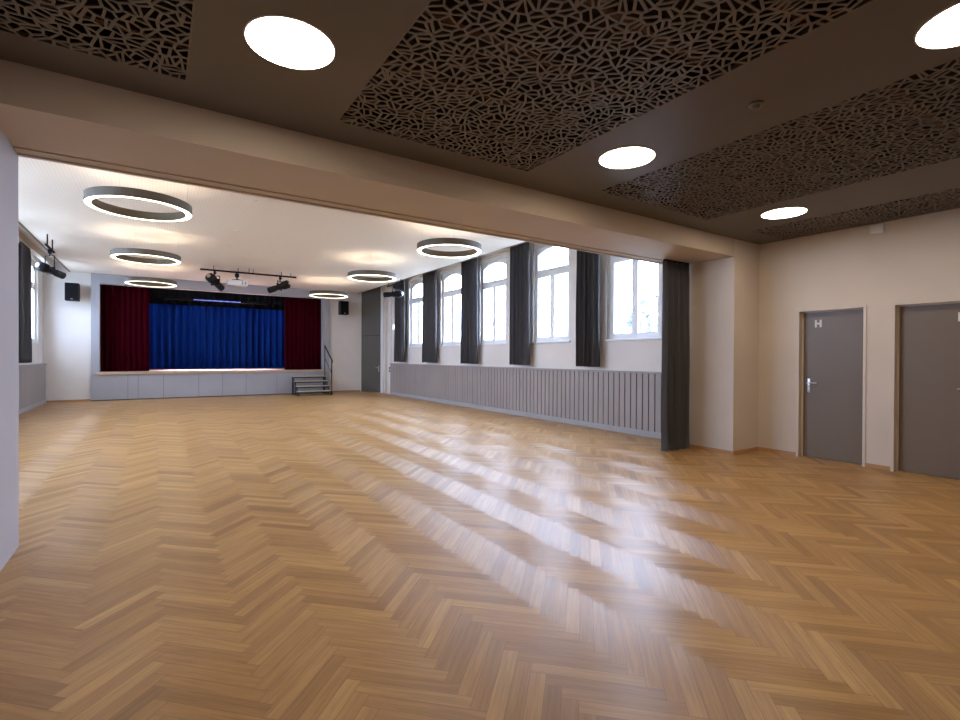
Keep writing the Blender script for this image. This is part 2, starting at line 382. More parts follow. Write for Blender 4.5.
def lattice(name, x0, x1, y0, y1):
    sp_ = .097; pts = []; grid = {}
    tries = int((x1-x0)*(y1-y0)/(sp_*sp_)*9)
    for _ in range(tries):
        p_ = Vector((random.uniform(x0+.01, x1-.01), random.uniform(y0+.01, y1-.01))); g = (int(p_.x/sp_), int(p_.y/sp_)); ok = True
        for i in (-1, 0, 1):
            for j in (-1, 0, 1):
                for q_ in grid.get((g[0]+i, g[1]+j), ()):
                    if (p_-q_).length < sp_*.66: ok = False
        if ok: grid.setdefault(g, []).append(p_); pts.append(p_)
    nP = len(pts); allp = list(pts); mrg = .3
    for p_ in pts:
        if p_.x-x0 < mrg: allp.append(Vector((2*x0-p_.x, p_.y)))
        if x1-p_.x < mrg: allp.append(Vector((2*x1-p_.x, p_.y)))
        if p_.y-y0 < mrg: allp.append(Vector((p_.x, 2*y0-p_.y)))
        if y1-p_.y < mrg: allp.append(Vector((p_.x, 2*y1-p_.y)))
    vs, es, fs, *_r = delaunay_2d_cdt(allp, [], [], 0, 1e-7)
    orig = _r[0]; back = {o_: i for i, l_ in enumerate(orig) for o_ in l_}
    cc = []; inc = {}
    for fi, f in enumerate(fs):
        a, b, c = (vs[i] for i in f[:3])
        d = 2*(a.x*(b.y-c.y)+b.x*(c.y-a.y)+c.x*(a.y-b.y))
        if abs(d) < 1e-12: d = 1e-12
        ux = (a.length_squared*(b.y-c.y)+b.length_squared*(c.y-a.y)+c.length_squared*(a.y-b.y))/d
        uy = (a.length_squared*(c.x-b.x)+b.length_squared*(a.x-c.x)+c.length_squared*(b.x-a.x))/d
        cc.append(Vector((ux, uy)))
        for i in f: inc.setdefault(i, []).append(fi)
    b_ = bmesh.new(); TH = .006
    for k in range(nP):
        vi = back.get(k); 
        if vi is None or vi not in inc: continue
        ctr = vs[vi]; P = sorted((cc[fi] for fi in inc[vi]), key=lambda q: math.atan2(q.y-ctr.y, q.x-ctr.x))
        P = [Vector((min(x1, max(x0, q.x)), min(y1, max(y0, q.y)))) for q in P]
        Q = []
        for q_ in P:
            if not Q or (q_-Q[-1]).length > 1e-4: Q.append(q_)
        if len(Q) < 3: continue
        cells = [Q]; ar = area(Q)
        if ar > .0046: cells = split_poly(Q)
        if ar > .0095: cells = [h_ for c_ in cells for h_ in (split_poly(c_) if len(c_) >= 3 else [c_])]
        for c_ in cells:
            if len(c_) < 3: continue
            P_, I = inset(c_, random.uniform(.0058, .0092))
            if I is None:
                f = b_.faces.new([b_.verts.new((q.x, q.y, ZC1)) for q in P_]); continue
            # bottom face with the hole: bridge outer polygon to the hole
            O = [b_.verts.new((q.x, q.y, ZC1)) for q in P_]; H = [b_.verts.new((q.x, q.y, ZC1)) for q in I]; T = [b_.verts.new((q.x, q.y, ZC1+TH)) for q in I]
            nI = len(I); nO = len(O); ci = sum(I, Vector((0, 0)))/nI
            aO = [math.atan2(q.y-ci.y, q.x-ci.x) for q in P_]; aI = [math.atan2(q.y-ci.y, q.x-ci.x) for q in I]
            so = min(range(nO), key=lambda i: aO[i]); si = min(range(nI), key=lambda i: aI[i])
            i = j = 0
            while i < nO or j < nI:
                oi, hj = (so+i) % nO, (si+j) % nI
                an = aO[(so+i+1) % nO]+(2*PI if i+1 >= nO else 0) if i < nO else 1e9
                bn = aI[(si+j+1) % nI]+(2*PI if j+1 >= nI else 0) if j < nI else 1e9
                try:
                    if an <= bn: b_.faces.new((O[oi], O[(oi+1) % nO], H[hj])); i += 1
                    else: b_.faces.new((O[oi], H[(hj+1) % nI], H[hj])); j += 1
                except ValueError: i += 1
            for q in range(nI): b_.faces.new((H[q], H[(q+1) % nI], T[(q+1) % nI], T[q]))
    for f in b_.faces:
        f.normal_update()
        if f.normal.z > .5: f.normal_flip()
    me = bpy.data.meshes.new(name); b_.to_mesh(me); b_.free()
    return link(name, me, 'lattice')
plab = ['dark lattice ceiling panel in the left corner beside the pier', 'widest-looking dark lattice ceiling panel, between the two nearest round lamps', 'dark lattice ceiling panel above the right side, with the smoke detector to its left', 'narrow dark lattice ceiling strip along the wall with the doors']
for (a, b), lb in zip(PAN, plab):
    tag(lattice('perforated_ceiling_panel', max(a, XP), b, PY0 if a < 3 else .3, PY1), lb, 'ceiling panel', 'perforated panels of the foyer ceiling')

# ------------------------------------------------------------------ windows
def arch_band(mb, xa, xb, hw_o, spring_o, rise_o, hw_i, spring_i, rise_i, c=0, n=16):
    for i in range(n):
        ta, tb = -1+2*i/n, -1+2*(i+1)/n
        oa, ob, ia, ib = ta*hw_o, tb*hw_o, ta*hw_i, tb*hw_i
        mb.prism([(xa, c+oa, arch_z(oa, hw_o, spring_o, rise_o)), (xa, c+ob, arch_z(ob, hw_o, spring_o, rise_o)), (xa, c+ib, arch_z(ib, hw_i, spring_i, rise_i)), (xa, c+ia, arch_z(ia, hw_i, spring_i, rise_i))], (xb-xa, 0, 0))
def make_window(name):
    """local frame: inside face looks toward -X, wall plaster face at x=0, glass near x=.10; centred on y=0"""
    r = empty(name); hw = WO/2
    mb = MB(); xa, xb = .075, .145
    gi = .565                                            # inner half width of fixed frame
    mb.box(xa, xb, -hw, -gi, WZ0, WZ1); mb.box(xa, xb, gi, hw, WZ0, WZ1); mb.box(xa, xb, -gi, gi, WZ0, WZ0+.055)
    mb.box(xa, xb, -gi, gi, 3.335, 3.395)
    arch_band(mb, xa, xb, hw, WZ1, WRISE, gi, AZ+.03, AR)
    mb.box(xa-.03, xa, -hw, hw, WZ1-.10, WZ1)
    mb.done('window_frame', 'white', r)
    for s in (-1, 1):
        y0, y1 = (-gi, -.004) if s < 0 else (.004, gi)
        z0, z1 = WZ0+.05, 3.335; st = .062
        mb = MB(); mb.box(xa-.012, xa+.035, y0, y0+st, z0, z1); mb.box(xa-.012, xa+.035, y1-st, y1, z0, z1)
        mb.box(xa-.012, xa+.035, y0+st, y1-st, z0, z0+st); mb.box(xa-.012, xa+.035, y0+st, y1-st, z1-st, z1)
        sh = mb.done('sash', 'white', r)
        B(xa+.008, xa+.016, y0+st, y1-st, z0+st, z1-st).done('pane', 'glass', sh)
        if s > 0:
            h = MB(); h.box(xa-.020, xa-.012, -.004+.012, .036, 2.30, 2.38); h.tube((xa-.045, .024, 2.35), (xa-.012, .024, 2.35), .008); h.tube((xa-.045, .024, 2.36), (xa-.045, .024, 2.24), .008)
            h.done('handle', 'offwhite', sh)
    # fanlight sash
    mb = MB(); st = .058
    mb.box(xa-.012, xa+.035, -gi, -gi+st, 3.395, AZ+.03); mb.box(xa-.012, xa+.035, gi-st, gi, 3.395, AZ+.03); mb.box(xa-.012, xa+.035, -gi+st, gi-st, 3.395, 3.395+st)
    arch_band(mb, xa-.012, xa+.035, gi, AZ+.03, AR, gi-st, AZ-.01, AR-.01)
    fl = mb.done('fanlight', 'white', r)
    mb = MB(); n = 10; q = gi-st; pts = [(xa+.010, -q, 3.395+st), (xa+.010, q, 3.395+st)]+[(xa+.010, q-2*q*i/n, arch_z(q-2*q*i/n, q, AZ-.01, AR-.01)) for i in range(n+1)]
    mb.prism(pts, (.006, 0, 0)); mb.done('pane', 'glass', fl)
    MB().box(xa-.030, xa-.012, -.04, .04, 3.40, 3.43).done('latch', 'steel', fl)
    B(-.035, .075, -hw-.03, hw+.03, WZ0-.03, WZ0+.004, bev=.004).done('window_sill', 'white', r)
    B(.005, .022, hw-.024, hw-.004, WZ0+.03, WZ1-.1).done('blind_guide', 'steel', r)
    B(.0, .02, hw-.034, hw-.008, 2.0, 2.12).done('winding_handle', 'steel', r)
    return r
w0 = make_window('window_1'); k = 0
for side, cs in ((1, WR), (-1, WL_)):
    for i, c in enumerate(cs):
        o = w0 if k == 0 else copy_tree(w0); k += 1
        o.name = 'window_%d' % k
        o.location = (WX if side > 0 else WXL, c, 0); o.rotation_euler = (0, 0, 0 if side > 0 else PI)
        struct(o)
        o['category'] = 'window'
        if side > 0: o['label'] = ['tall white arched window beside the floor-length curtain', 'tall white arched window, second from the floor-length curtain', 'tall white arched window, third from the floor-length curtain', 'tall white arched window, fourth from the floor-length curtain', 'tall white arched window nearest the stage on the right wall'][i]
        else: o['label'] = ['tall white arched window in the left wall near the stage corner'] [0] if i == 0 else 'tall arched window in the left hall wall, hidden behind the pier'
        if side < 0 and i > 0: o['group'] = 'left hall windows hidden behind the pier'
        # light portal
        ld = bpy.data.lights.new('portal', 'AREA'); ld.shape = 'RECTANGLE'; ld.size = WO; ld.size_y = 2.25
        ld.cycles.is_portal = True
        lo = bpy.data.objects.new('daylight_portal', ld); COL.objects.link(lo)
        xx = WX+.3 if side > 0 else WXL-.3
        lo.location = (xx, c, 2.86); lo.rotation_euler = (0, PI/2 if side > 0 else -PI/2, 0); ld.size = 2.25; ld.size_y = WO

# ------------------------------------------------------------------ slatted dado panelling
def dado(name, x, sgn, y0, y1, lab):
    # x = front face; sgn=+1 panelling grows toward +x (right wall)
    r = empty(name, (x, y0, 0)); struct(r, lab, 'wall panelling')
    def bx(a, b, ya, yb, za, zb): return (min(a*sgn, b*sgn), max(a*sgn, b*sgn), ya, yb, za, zb)
    ln = y1-y0
    B(*bx(.020, .072, 0, ln, 0, 1.13)).done('backing', 'slatback', r)
    mb = MB(); p_ = .134; n = int(ln/p_)
    for i in range(n+1):
        a = i*p_; b = min(a+.112, ln)
        if b > a: mb.box(*bx(.006, .022, a, b, .10, 1.13))
    mb.done('slats', 'slat', r)
    B(*bx(-.012, .072, 0, ln, 0, .105)).done('plinth', 'plinth', r)
    B(*bx(-.020, .10, 0, ln, 1.13, 1.165), bev=.004).done('cap_rail', 'slat', r)
    return r
dado('trim_1', XW, 1, YF, 17.40, 'grey slatted wall panelling under the right-hand windows')
dado('trim_2', XWL, -1, YF, YB, 'grey slatted wall panelling along the left hall wall')

# ------------------------------------------------------------------ curtains
def curtain_mesh(w, z0, z1, amp, folds, seed, thick=.006, rows=14, taper=.0, pinch=0):
    rd = random.Random(seed); n = folds*12; b = bmesh.new(); g = []
    ph = [rd.uniform(-.5, .5) for _ in range(folds+2)]; am = [rd.uniform(.65, 1.15) for _ in range(folds+2)]
    for j in range(rows+1):
        tt = j/rows; z = z0+(z1-z0)*tt; row = []
        for i in range(n+1):
            s = i/n; f = s*folds; k_ = int(f); fr_ = f-k_
            a0 = am[k_]*(1-fr_)+am[k_+1]*fr_
            y = (s-.5)*w*(1-taper*tt*.0)
            flare = .75+.25*(1-tt)+.05*math.sin(tt*9+ph[k_]*6)
            top = 1 if tt < .97 else .8
            x = amp*a0*math.sin(2*PI*f+ph[k_]*.6*(1-tt))*flare*top
            y += .010*math.sin(4*PI*f+1)*a0+.008*math.sin(tt*5+seed+s*7)*(1-tt)
            row.append(b.verts.new((x, y, z)))
        g.append(row)
    for j in range(rows):
        for i in range(n): b.faces.new((g[j][i], g[j][i+1], g[j+1][i+1], g[j+1][i]))
    geo = bmesh.ops.solidify(b, geom=b.faces[:], thickness=thick)
    bmesh.ops.recalc_face_normals(b, faces=b.faces)
    me = bpy.data.meshes.new('curtain'); b.to_mesh(me); b.free()
    for f in me.polygons: f.use_smooth = True
    return me
def curtain(name, mat, loc, w, z0, z1, amp, folds, seed, rz=0, track=None, label='', cat='curtain', group=None):
    r = empty(name, loc, rz); tag(r, label, cat, group)
    o = link('fabric', curtain_mesh(w, z0, z1, amp, folds, seed), mat, r)
    if track: B(-.015, .015, -w/2+.03, w/2-.03, z1-.005, z1+.032).done('heading_track', track, r)
    return r
cl = [('charcoal curtain bunched at the stage end of the right windows, behind the spotlight', 15.92, 16.62),
      ('narrow charcoal curtain second from the stage on the right wall', 13.57, 14.42),
      ('bluish charcoal curtain in the middle of the right window row', 11.22, 12.00),
      ('charcoal curtain between the second and third windows from the beam', 8.99, 9.71),
      ('charcoal curtain beside the window nearest the beam, ending on the panelling', 6.82, 7.41)]
for i, (lb, a, b) in enumerate(cl):
    curtain('window_curtain', 'charcoal', (7.255, (a+b)/2, 0), b-a, 1.235, 4.20, .075, 5 if i > 0 else 6, 20+i, 0, 'black', lb, group='charcoal window curtains')
curtain('window_curtain', 'charcoal', (-2.64, 15.95, 0), 1.0, 1.235, 4.03, .075, 7, 41, 0, 'black', 'charcoal curtain on the left wall, partly hidden by the pier', group='charcoal window curtains')
struct(B(-2.70, -2.58, 5.0, 19.3, 4.062, ZR).done('trim_curtain_rail', 'wall'))
curtain('floor_length_curtain', 'charcoal', (6.69, 4.69, 0), .66, .015, 2.875, .09, 5, 55, PI/2, 'black', 'floor-length charcoal curtain hanging beneath the beam beside the pillar', 'curtain')

# stage curtains
curtain('stage_curtain', 'red', (-.86, YB+.30, 0), 1.34, .905, 3.78, .05, 9, 60, PI/2, None, 'dark red velvet stage curtain on the left side of the stage', group='red stage curtains')
curtain('stage_curtain', 'red', (4.80, YB+.30, 0), 1.46, .905, 3.78, .05, 9, 61, PI/2, None, 'dark red velvet stage curtain on the right, above the steps', group='red stage curtains')
curtain('backdrop_curtain', 'blue', (1.93, YB+3.4, 0), 7.6, .90, 4.99, .16, 31, 62, PI/2, None, 'bright blue backdrop curtain at the rear of the stage')
curtain('stage_border', 'blackcloth', (1.94, YB+.75, 0), 7.0, 3.42, 4.99, .03, 34, 63, PI/2, None, 'black border cloth hanging across the top of the stage')
curtain('stage_border', 'blackcloth', (1.94, YB+2.0, 0), 7.6, 3.30, 4.99, .05, 30, 64, PI/2, None, 'second black border cloth behind the blue light bar, deeper in the stage')
# lighting battens over the stage
def batten(y, z, label):
    r = empty('stage_light_bar', (1.93, y, z)); tag(r, label, 'stage light')
    B(-1.7, 1.7, -.05, .05, -.05, .05, bev=.01).done('housing', 'black', r)
    for x in (-1.5, 1.5): MB().tube((x, 0, .04), (x, 0, 5.0-z), .008, n=8).done('hanger', 'black', r)
    B(-.8, .75, -.056, -.051, -.03, .03).done('lens_strip', 'em_blue', r)
    return r
batten(YB+1.3, 3.47, 'long blue light bar above the stage behind the black border')
for x in (-.3, 1.2, 2.7, 4.2):
    ld = bpy.data.lights.new('stage_wash', 'SPOT'); ld.energy = EM_STAGE*4; ld.color = (.22, .50, 1.0); ld.spot_size = math.radians(85); ld.spot_blend = .8; ld.shadow_soft_size = .12
    lo = bpy.data.objects.new('stage_wash_lamp', ld); COL.objects.link(lo); lo.location = (x, YB+2.35, 4.1)
    d = Vector((x, YB+3.3, 2.2))-lo.location; lo.rotation_euler = d.to_track_quat('-Z', 'Y').to_euler()
ld = bpy.data.lights.new('stage_floor_wash', 'AREA'); ld.shape = 'RECTANGLE'; ld.size = 3.2; ld.size_y = .08; ld.energy = 55; ld.color = (.78, .68, 1); ld.spread = math.radians(55)
lo = bpy.data.objects.new('stage_floor_lamp', ld); COL.objects.link(lo); lo.location = (1.93, YB+1.3, 3.40); lo.rotation_euler = (0, 0, 0)

# ------------------------------------------------------------------ stage platform
st = empty('stage', (0, YS, 0)); tag(st, 'raised stage platform with grey panelled front and pale wood edge', 'stage')
MB().box(SX0+.004, SX1-.004, .10, .33, .78, .90).box(-2.39, 6.29, .30, 4.0, .78, .90).done('deck', 'ledge', st)
seams = [GX0, -.76, -.49, .20, 1.21, 1.93, 2.68, 3.72, 4.7, GX1]
for a, b in zip(seams[:-1], seams[1:]):
    B(a+.004, b-.004, -.022, .0, .0+.03, .805, bev=.002).done('front_panel', 'grey', st)
B(GX0, GX1, -.008, .0, 0, .81).done('panel_backing', 'slatback', st)
B(GX0+.1, GX1-.1, -.065, .30, .815, .888, bev=.006).done('nosing', 'ledge', st)

# ------------------------------------------------------------------ steps with handrail
sr = empty('stage_steps', (4.20, 18.10, 0)); tag(sr, 'four-tread portable steps with black frame at the right of the stage', 'steps')
wS = 1.17
for i in range(4):
    z = .17*(i+1); y = i*.245; ins = 0
    B(0, wS, y, y+.26, z-.03, z, bev=.003).done('tread', 'tread', sr)
    mb = MB(); f = .032
    mb.box(0, wS, y+.005, y+.005+f, z-.065, z-.03); mb.box(0, wS, y+.22, y+.22+f, z-.065, z-.03)
    for x in (0, wS-f): mb.box(x, x+f, y+.005+f, y+.22, z-.065, z-.03)
    fr_ = mb.done('tread_frame', 'black', sr)
    for x in (.0, wS-f):
        for yy in (y+.005,): B(x, x+f, yy, yy+f, 0, z-.065).done('leg', 'black', sr)
for x in (.0, wS-.032): B(x, x+.032, .955, .987, 0, .615).done('leg', 'black', sr)
hr = MB(); xr = wS+.02
hr.tube((xr, .03, .02), (xr, .03, 1.27), .016); hr.tube((xr, .93, .02), (xr, .93, 1.80), .016)
hr.tube((xr, -.03, 1.25), (xr, .95, 1.83), .022); hr.tube((xr, .03, .80), (xr, .93, 1.35), .012)
hr.tube((xr, -.03, 1.25), (xr, -.035, 1.19), .018)
hr.done('handrail', 'black', sr, smooth=True)

# ------------------------------------------------------------------ far-right corner: diagonal closet door and doorway trim
ang = math.atan2(18.33-19.40, 7.40-6.97); ln = math.hypot(7.40-6.97, 18.33-19.40)
dr = empty('door_3', (6.97, 19.40, 0), ang); struct(dr, 'tall dark grey door set across the far right corner', 'door')
B(0, ln, -.0, .05, 0, 2.245).done('door_leaf', 'doorgrey', dr)
B(0, ln, -.0, .05, 2.262, ZR).done('transom_panel', 'doorgrey', dr)
B(0, ln, .01, .06, 2.2, 2.3).done('joint', 'black', dr)
mb = MB(); mb.box(ln-.16, ln-.125, -.012, 0, .82, 1.06, bev=.003); mb.tube((ln-.142, -.05, .98), (ln-.142, 0, .98), .010); mb.tube((ln-.142, -.05, .98), (ln-.27, -.05, .98), .010)
mb.done('handle', 'steel', dr)
struct(B(WX-.06, WX, 17.42, 17.52, 0, ZR).done('trim_3', 'white'), 'white post where the slatted panelling ends near the stage', 'trim')
struct(B(WX-.035, WX, 17.86, 18.02, 0, 3.9).done('trim_4', 'wallwarm'))
struct(B(WX-.07, WX, 18.12, 18.42, 0, ZR).done('trim_5', 'white'))
sw = empty('light_switch', (WX-.06, 17.47, .93)); tag(sw, 'dark double switch on the white post beside the slatted panelling', 'switch')
B(-.02, 0, -.035, .035, .02, .09, bev=.003).done('rocker', 'black', sw); B(-.02, 0, -.035, .035, -.09, -.02, bev=.003).done('rocker', 'black', sw); B(-.006, 0, -.045, .045, -.11, .11).done('cover_plate', 'offwhite', sw)
sg = empty('emergency_sign', (WX, 17.05, 2.52)); tag(sg, 'small lit whitish emergency sign on the right wall near the stage curtain', 'sign')
B(-.06, 0, -.17, .17, -.10, .10, bev=.006).done('housing', 'offwhite', sg); B(-.066, -.061, -.15, .15, -.085, .085).done('face', 'em_sign', sg)

# ------------------------------------------------------------------ foyer doors
def letter(ch, parent):
    mb = MB(); h_, w_, s_ = .105, .085, .024; x0, x1 = -.006, 0
    if ch == 'H':
        mb.box(x0, x1, -w_/2, -w_/2+s_, 0, h_); mb.box(x0, x1, w_/2-s_, w_/2, 0, h_); mb.box(x0, x1, -w_/2+s_, w_/2-s_, h_/2-s_/2, h_/2+s_/2)
    else:                                        # D, seen from -X (local +y is to the left)
        mb.box(x0, x1, w_/2-s_, w_/2, 0, h_)
        n = 12
        for i in range(n):
            a, b = PI/2-PI*i/n, PI/2-PI*(i+1)/n
            def pt(an, ro, rz_): return (x0, w_/2-s_-ro*math.cos(an), h_/2+rz_*math.sin(an))
            ro, ri = w_-s_, w_-2*s_
            mb.prism([pt(a, ro, h_/2), pt(b, ro, h_/2), pt(b, ri, h_/2-s_), pt(a, ri, h_/2-s_)], (x1-x0, 0, 0))
    return mb.done('letter', 'offwhite', parent)
def foyer_door(name, y0, y1, ch, ly, hy, label):
    r = empty(name, (XD, y0, 0)); struct(r, label, 'door'); w_ = y1-y0
    mb = MB(); a = .028
    mb.box(-.012, .11, -a, .004, 0, DZ+a); mb.box(-.012, .11, w_-.004, w_+a, 0, DZ+a); mb.box(-.012, .11, .004, w_-.004, DZ-.004, DZ+a)
    mb.box(.085, .115, 0, .02, 0, DZ); mb.box(.085, .115, w_-.02, w_, 0, DZ); mb.box(.085, .115, .02, w_-.02, DZ-.02, DZ)
    mb.done('door_frame', 'jamb', r)
    lf = B(.10, .145, .006, w_-.006, .006, DZ-.006).done('door_leaf', 'door', r)
    t_ = letter(ch, lf); t_.location = (.10, ly-y0, 1.862)
    hd = MB(); h_y = hy-y0; s = -1 if h_y > w_/2 else 1
    hd.box(.094, .10, h_y-.02, h_y+.02, .93, 1.13, bev=.002); hd.tube((.045, h_y, 1.07), (.10, h_y, 1.07), .010); hd.tube((.048, h_y, 1.07), (.048, h_y+s*.12, 1.07), .009)
    hd.lathe((.094, h_y, .98), [(.001, -.003), (.013, -.003), (.013, 0), (.001, 0)], (1, 0, 0), 16)
    hd.done('handle', 'steel', lf, smooth=True)
foyer_door('door_1', *D1, 'H', 3.22, 3.335, 'grey-brown door with a white letter H beside the pillar')
foyer_door('door_2', *D2, 'D', 1.715, 1.63, 'grey-brown door with a white letter D cut by the right edge')

# baseboards
struct(B(XD-.014, XD, D1[1]+.03, YN, 0, .055).done('baseboard_right', 'oak'))
struct(B(XD-.014, XD, D2[1]+.03, D1[0]-.03, 0, .055).done('baseboard_doors', 'oak'))
struct(B(XD-.014, XD, YBACK, D2[0]-.03, 0, .055).done('baseboard_foyer', 'oak'))
struct(B(XQ, XD-.014, YN-.014, YN, 0, .055).done('baseboard_pillar', 'oak'))
struct(B(XQ-.014, XQ, YN-.014, YF, 0, .055).done('baseboard_pillar_side', 'oak'))
struct(B(WXL, GX0, YB-.014, YB, 0, .06).done('baseboard_back_left', 'oak'))
struct(B(GX1, 6.93, YB-.014, YB, 0, .06).done('baseboard_back_right', 'oak'))

# ------------------------------------------------------------------ lamps
ring = empty('ring_pendant_lamp'); RO, RI, RH, RZ = .622, .540, .115, 3.45
mb = MB(); mb.lathe((0, 0, 0), [(RI, .012), (RI, RH), (RI+.006, RH), (RI+.006, RH-.01), (RO-.006, RH-.01), (RO-.006, RH), (RO, RH), (RO, .0), (RO-.006, .0), (RO-.006, .012), (RI+.004, .012), (RI+.004, 0), (RI, 0)], n=96, close=True)
mb.done('housing', 'ring', ring, smooth=True)
MB().lathe((0, 0, 0), [(RI+.004, .002), (RO-.006, .002), (RO-.006, .010), (RI+.004, .010)], n=96, close=True).done('lower_diffuser', 'em_ring', ring)
MB().lathe((0, 0, 0), [(RI+.012, RH-.008), (RO-.012, RH-.008), (RO-.012, RH-.002), (RI+.012, RH-.002)], n=96, close=True).done('upper_diffuser', 'em_up', ring)
for k in range(3):
    a = .15+k*2*PI/3; x, y = (RO-.05)*math.cos(a), (RO-.05)*math.sin(a)
    MB().tube((x, y, RH-.012), (x, y, ZC2-RZ-.002), .0016, n=6).done('suspension_wire', 'steel', ring)
rl = [('-grey ring pendant lamp nearest the beam on the left', -.185, 8.35), ('grey ring pendant lamp, middle of the left row', -.17, 12.62), ('grey ring pendant lamp in front of the left red stage curtain', -.12, 16.9),
      ('grey ring pendant lamp nearest the beam, by the right windows', 4.72, 8.28), ('grey ring pendant lamp, middle of the right row', 4.70, 12.28), ('grey ring pendant lamp near the stage speaker on the right', 4.87, 16.72)]
for i, (lb, x, y) in enumerate(rl):
    o = ring if i == 0 else copy_tree(ring)
    o.location = (x, y, RZ); tag(o, lb.lstrip('-'), 'pendant lamp', 'ring pendant lamps in the hall')
disc = empty('round_ceiling_lamp')
MB().lathe((0, 0, 0), [(.232, 0), (.240, 0), (.240, -.004), (.232, -.006)], n=72, close=True).done('trim_ring', 'offwhite', disc)
MB().lathe((0, 0, 0), [(.001, -.001), (.232, -.001), (.232, -.005), (.001, -.006)], n=72).done('diffuser', 'em_disc', disc)
dl = [('glowing round ceiling lamp at upper left, biggest fully visible one', .63, 2.90), ('glowing round ceiling lamp in the middle, between two lattice panels', 3.435, 2.91), ('small-looking glowing round ceiling lamp above the wall with doors', 6.30, 2.96), ('glowing round ceiling lamp cut by the right edge of the photo', 3.52, .73)]
for i, (lb, x, y) in enumerate(dl):
    o = disc if i == 0 else copy_tree(disc)
    o.location = (x, y, ZC1); tag(o, lb, 'ceiling lamp', 'round lamps of the foyer ceiling')
# lamps further back in the foyer, outside the frame but lighting it
for x, y in ((6.30, .73),):
    o = copy_tree(disc); o.location = (x, y, ZC1); tag(o, 'glowing round ceiling lamp by the second door, beyond the photo edge', 'ceiling lamp', 'round lamps of the foyer ceiling')

# smoke detector, wall box, sockets, ceiling discs
sd = empty('smoke_detector', (3.44, 1.80, ZC1)); tag(sd, 'small round brown-grey smoke detector on the dark ceiling', 'smoke detector')
MB().lathe((0, 0, 0), [(.001, 0), (.048, 0), (.048, -.012), (.036, -.016), (.001, -.016)], n=32).done('base', 'lattice', sd, smooth=True)
MB().lathe((0, 0, 0), [(.001, -.016), (.026, -.016), (.026, -.034), (.018, -.042), (.001, -.042)], n=32).done('sensor', 'lattice', sd, smooth=True)
wb = empty('wall_box', (XD, 2.51, 3.088)); tag(wb, 'small pale square box high on the wall above the doors', 'box')
B(-.035, 0, -.07, .07, -.058, .058, bev=.004).done('housing', 'offwhite', wb); B(-.040, -.035, -.055, .055, -.044, .044, bev=.002).done('cover', 'offwhite', wb)
so = empty('wall_socket', (6.18, YB, .29)); tag(so, 'tiny white wall socket low on the back wall right of the steps', 'socket')
B(-.045, .045, -.010, 0, -.045, .045, bev=.003).done('plate', 'offwhite', so); MB().lathe((0, -.010, 0), [(.001, 0), (.02, 0), (.02, .002), (.001, .002)], (0, -1, 0), 20).done('insert', 'grey', so)
cs = None
for i, (x, y, lb) in enumerate(((1.34, 8.81, 'small white disc in the hall ceiling nearest the beam'), (1.37, 11.16, 'small white disc in the hall ceiling, middle of three'), (1.40, 12.78, 'small white disc in the hall ceiling farthest from the beam'))):
    if cs is None:
        cs = empty('ceiling_disc'); MB().lathe((0, 0, 0), [(.001, 0), (.05, 0), (.048, -.010), (.001, -.014)], n=24).done('cover', 'offwhite', cs, smooth=True); o = cs
    else: o = copy_tree(cs)
    o.location = (x, y, ZC2); tag(o, lb, 'ceiling disc', 'small discs in the hall ceiling')

# ------------------------------------------------------------------ loudspeakers
def speaker(x, label):
    r = empty('loudspeaker', (x, YB, 3.06)); tag(r, label, 'loudspeaker')
    B(-.165, .165, -.36, -.06, 0, .53, bev=.012).done('cabinet', 'black', r)
    B(-.150, .150, -.372, -.36, .015, .515, bev=.004).done('grille', 'spk', r)
    B(-.03, .03, -.376, -.372, .035, .060).done('badge', 'steel', r)
    mb = MB(); mb.box(-.05, .05, -.012, 0, .17, .37); mb.tube((0, -.06, .27), (0, -.01, .27), .018); mb.done('bracket', 'black', r)
speaker(-2.12, 'black loudspeaker on the back wall left of the stage')
speaker(6.17, 'black loudspeaker on the back wall right of the stage')

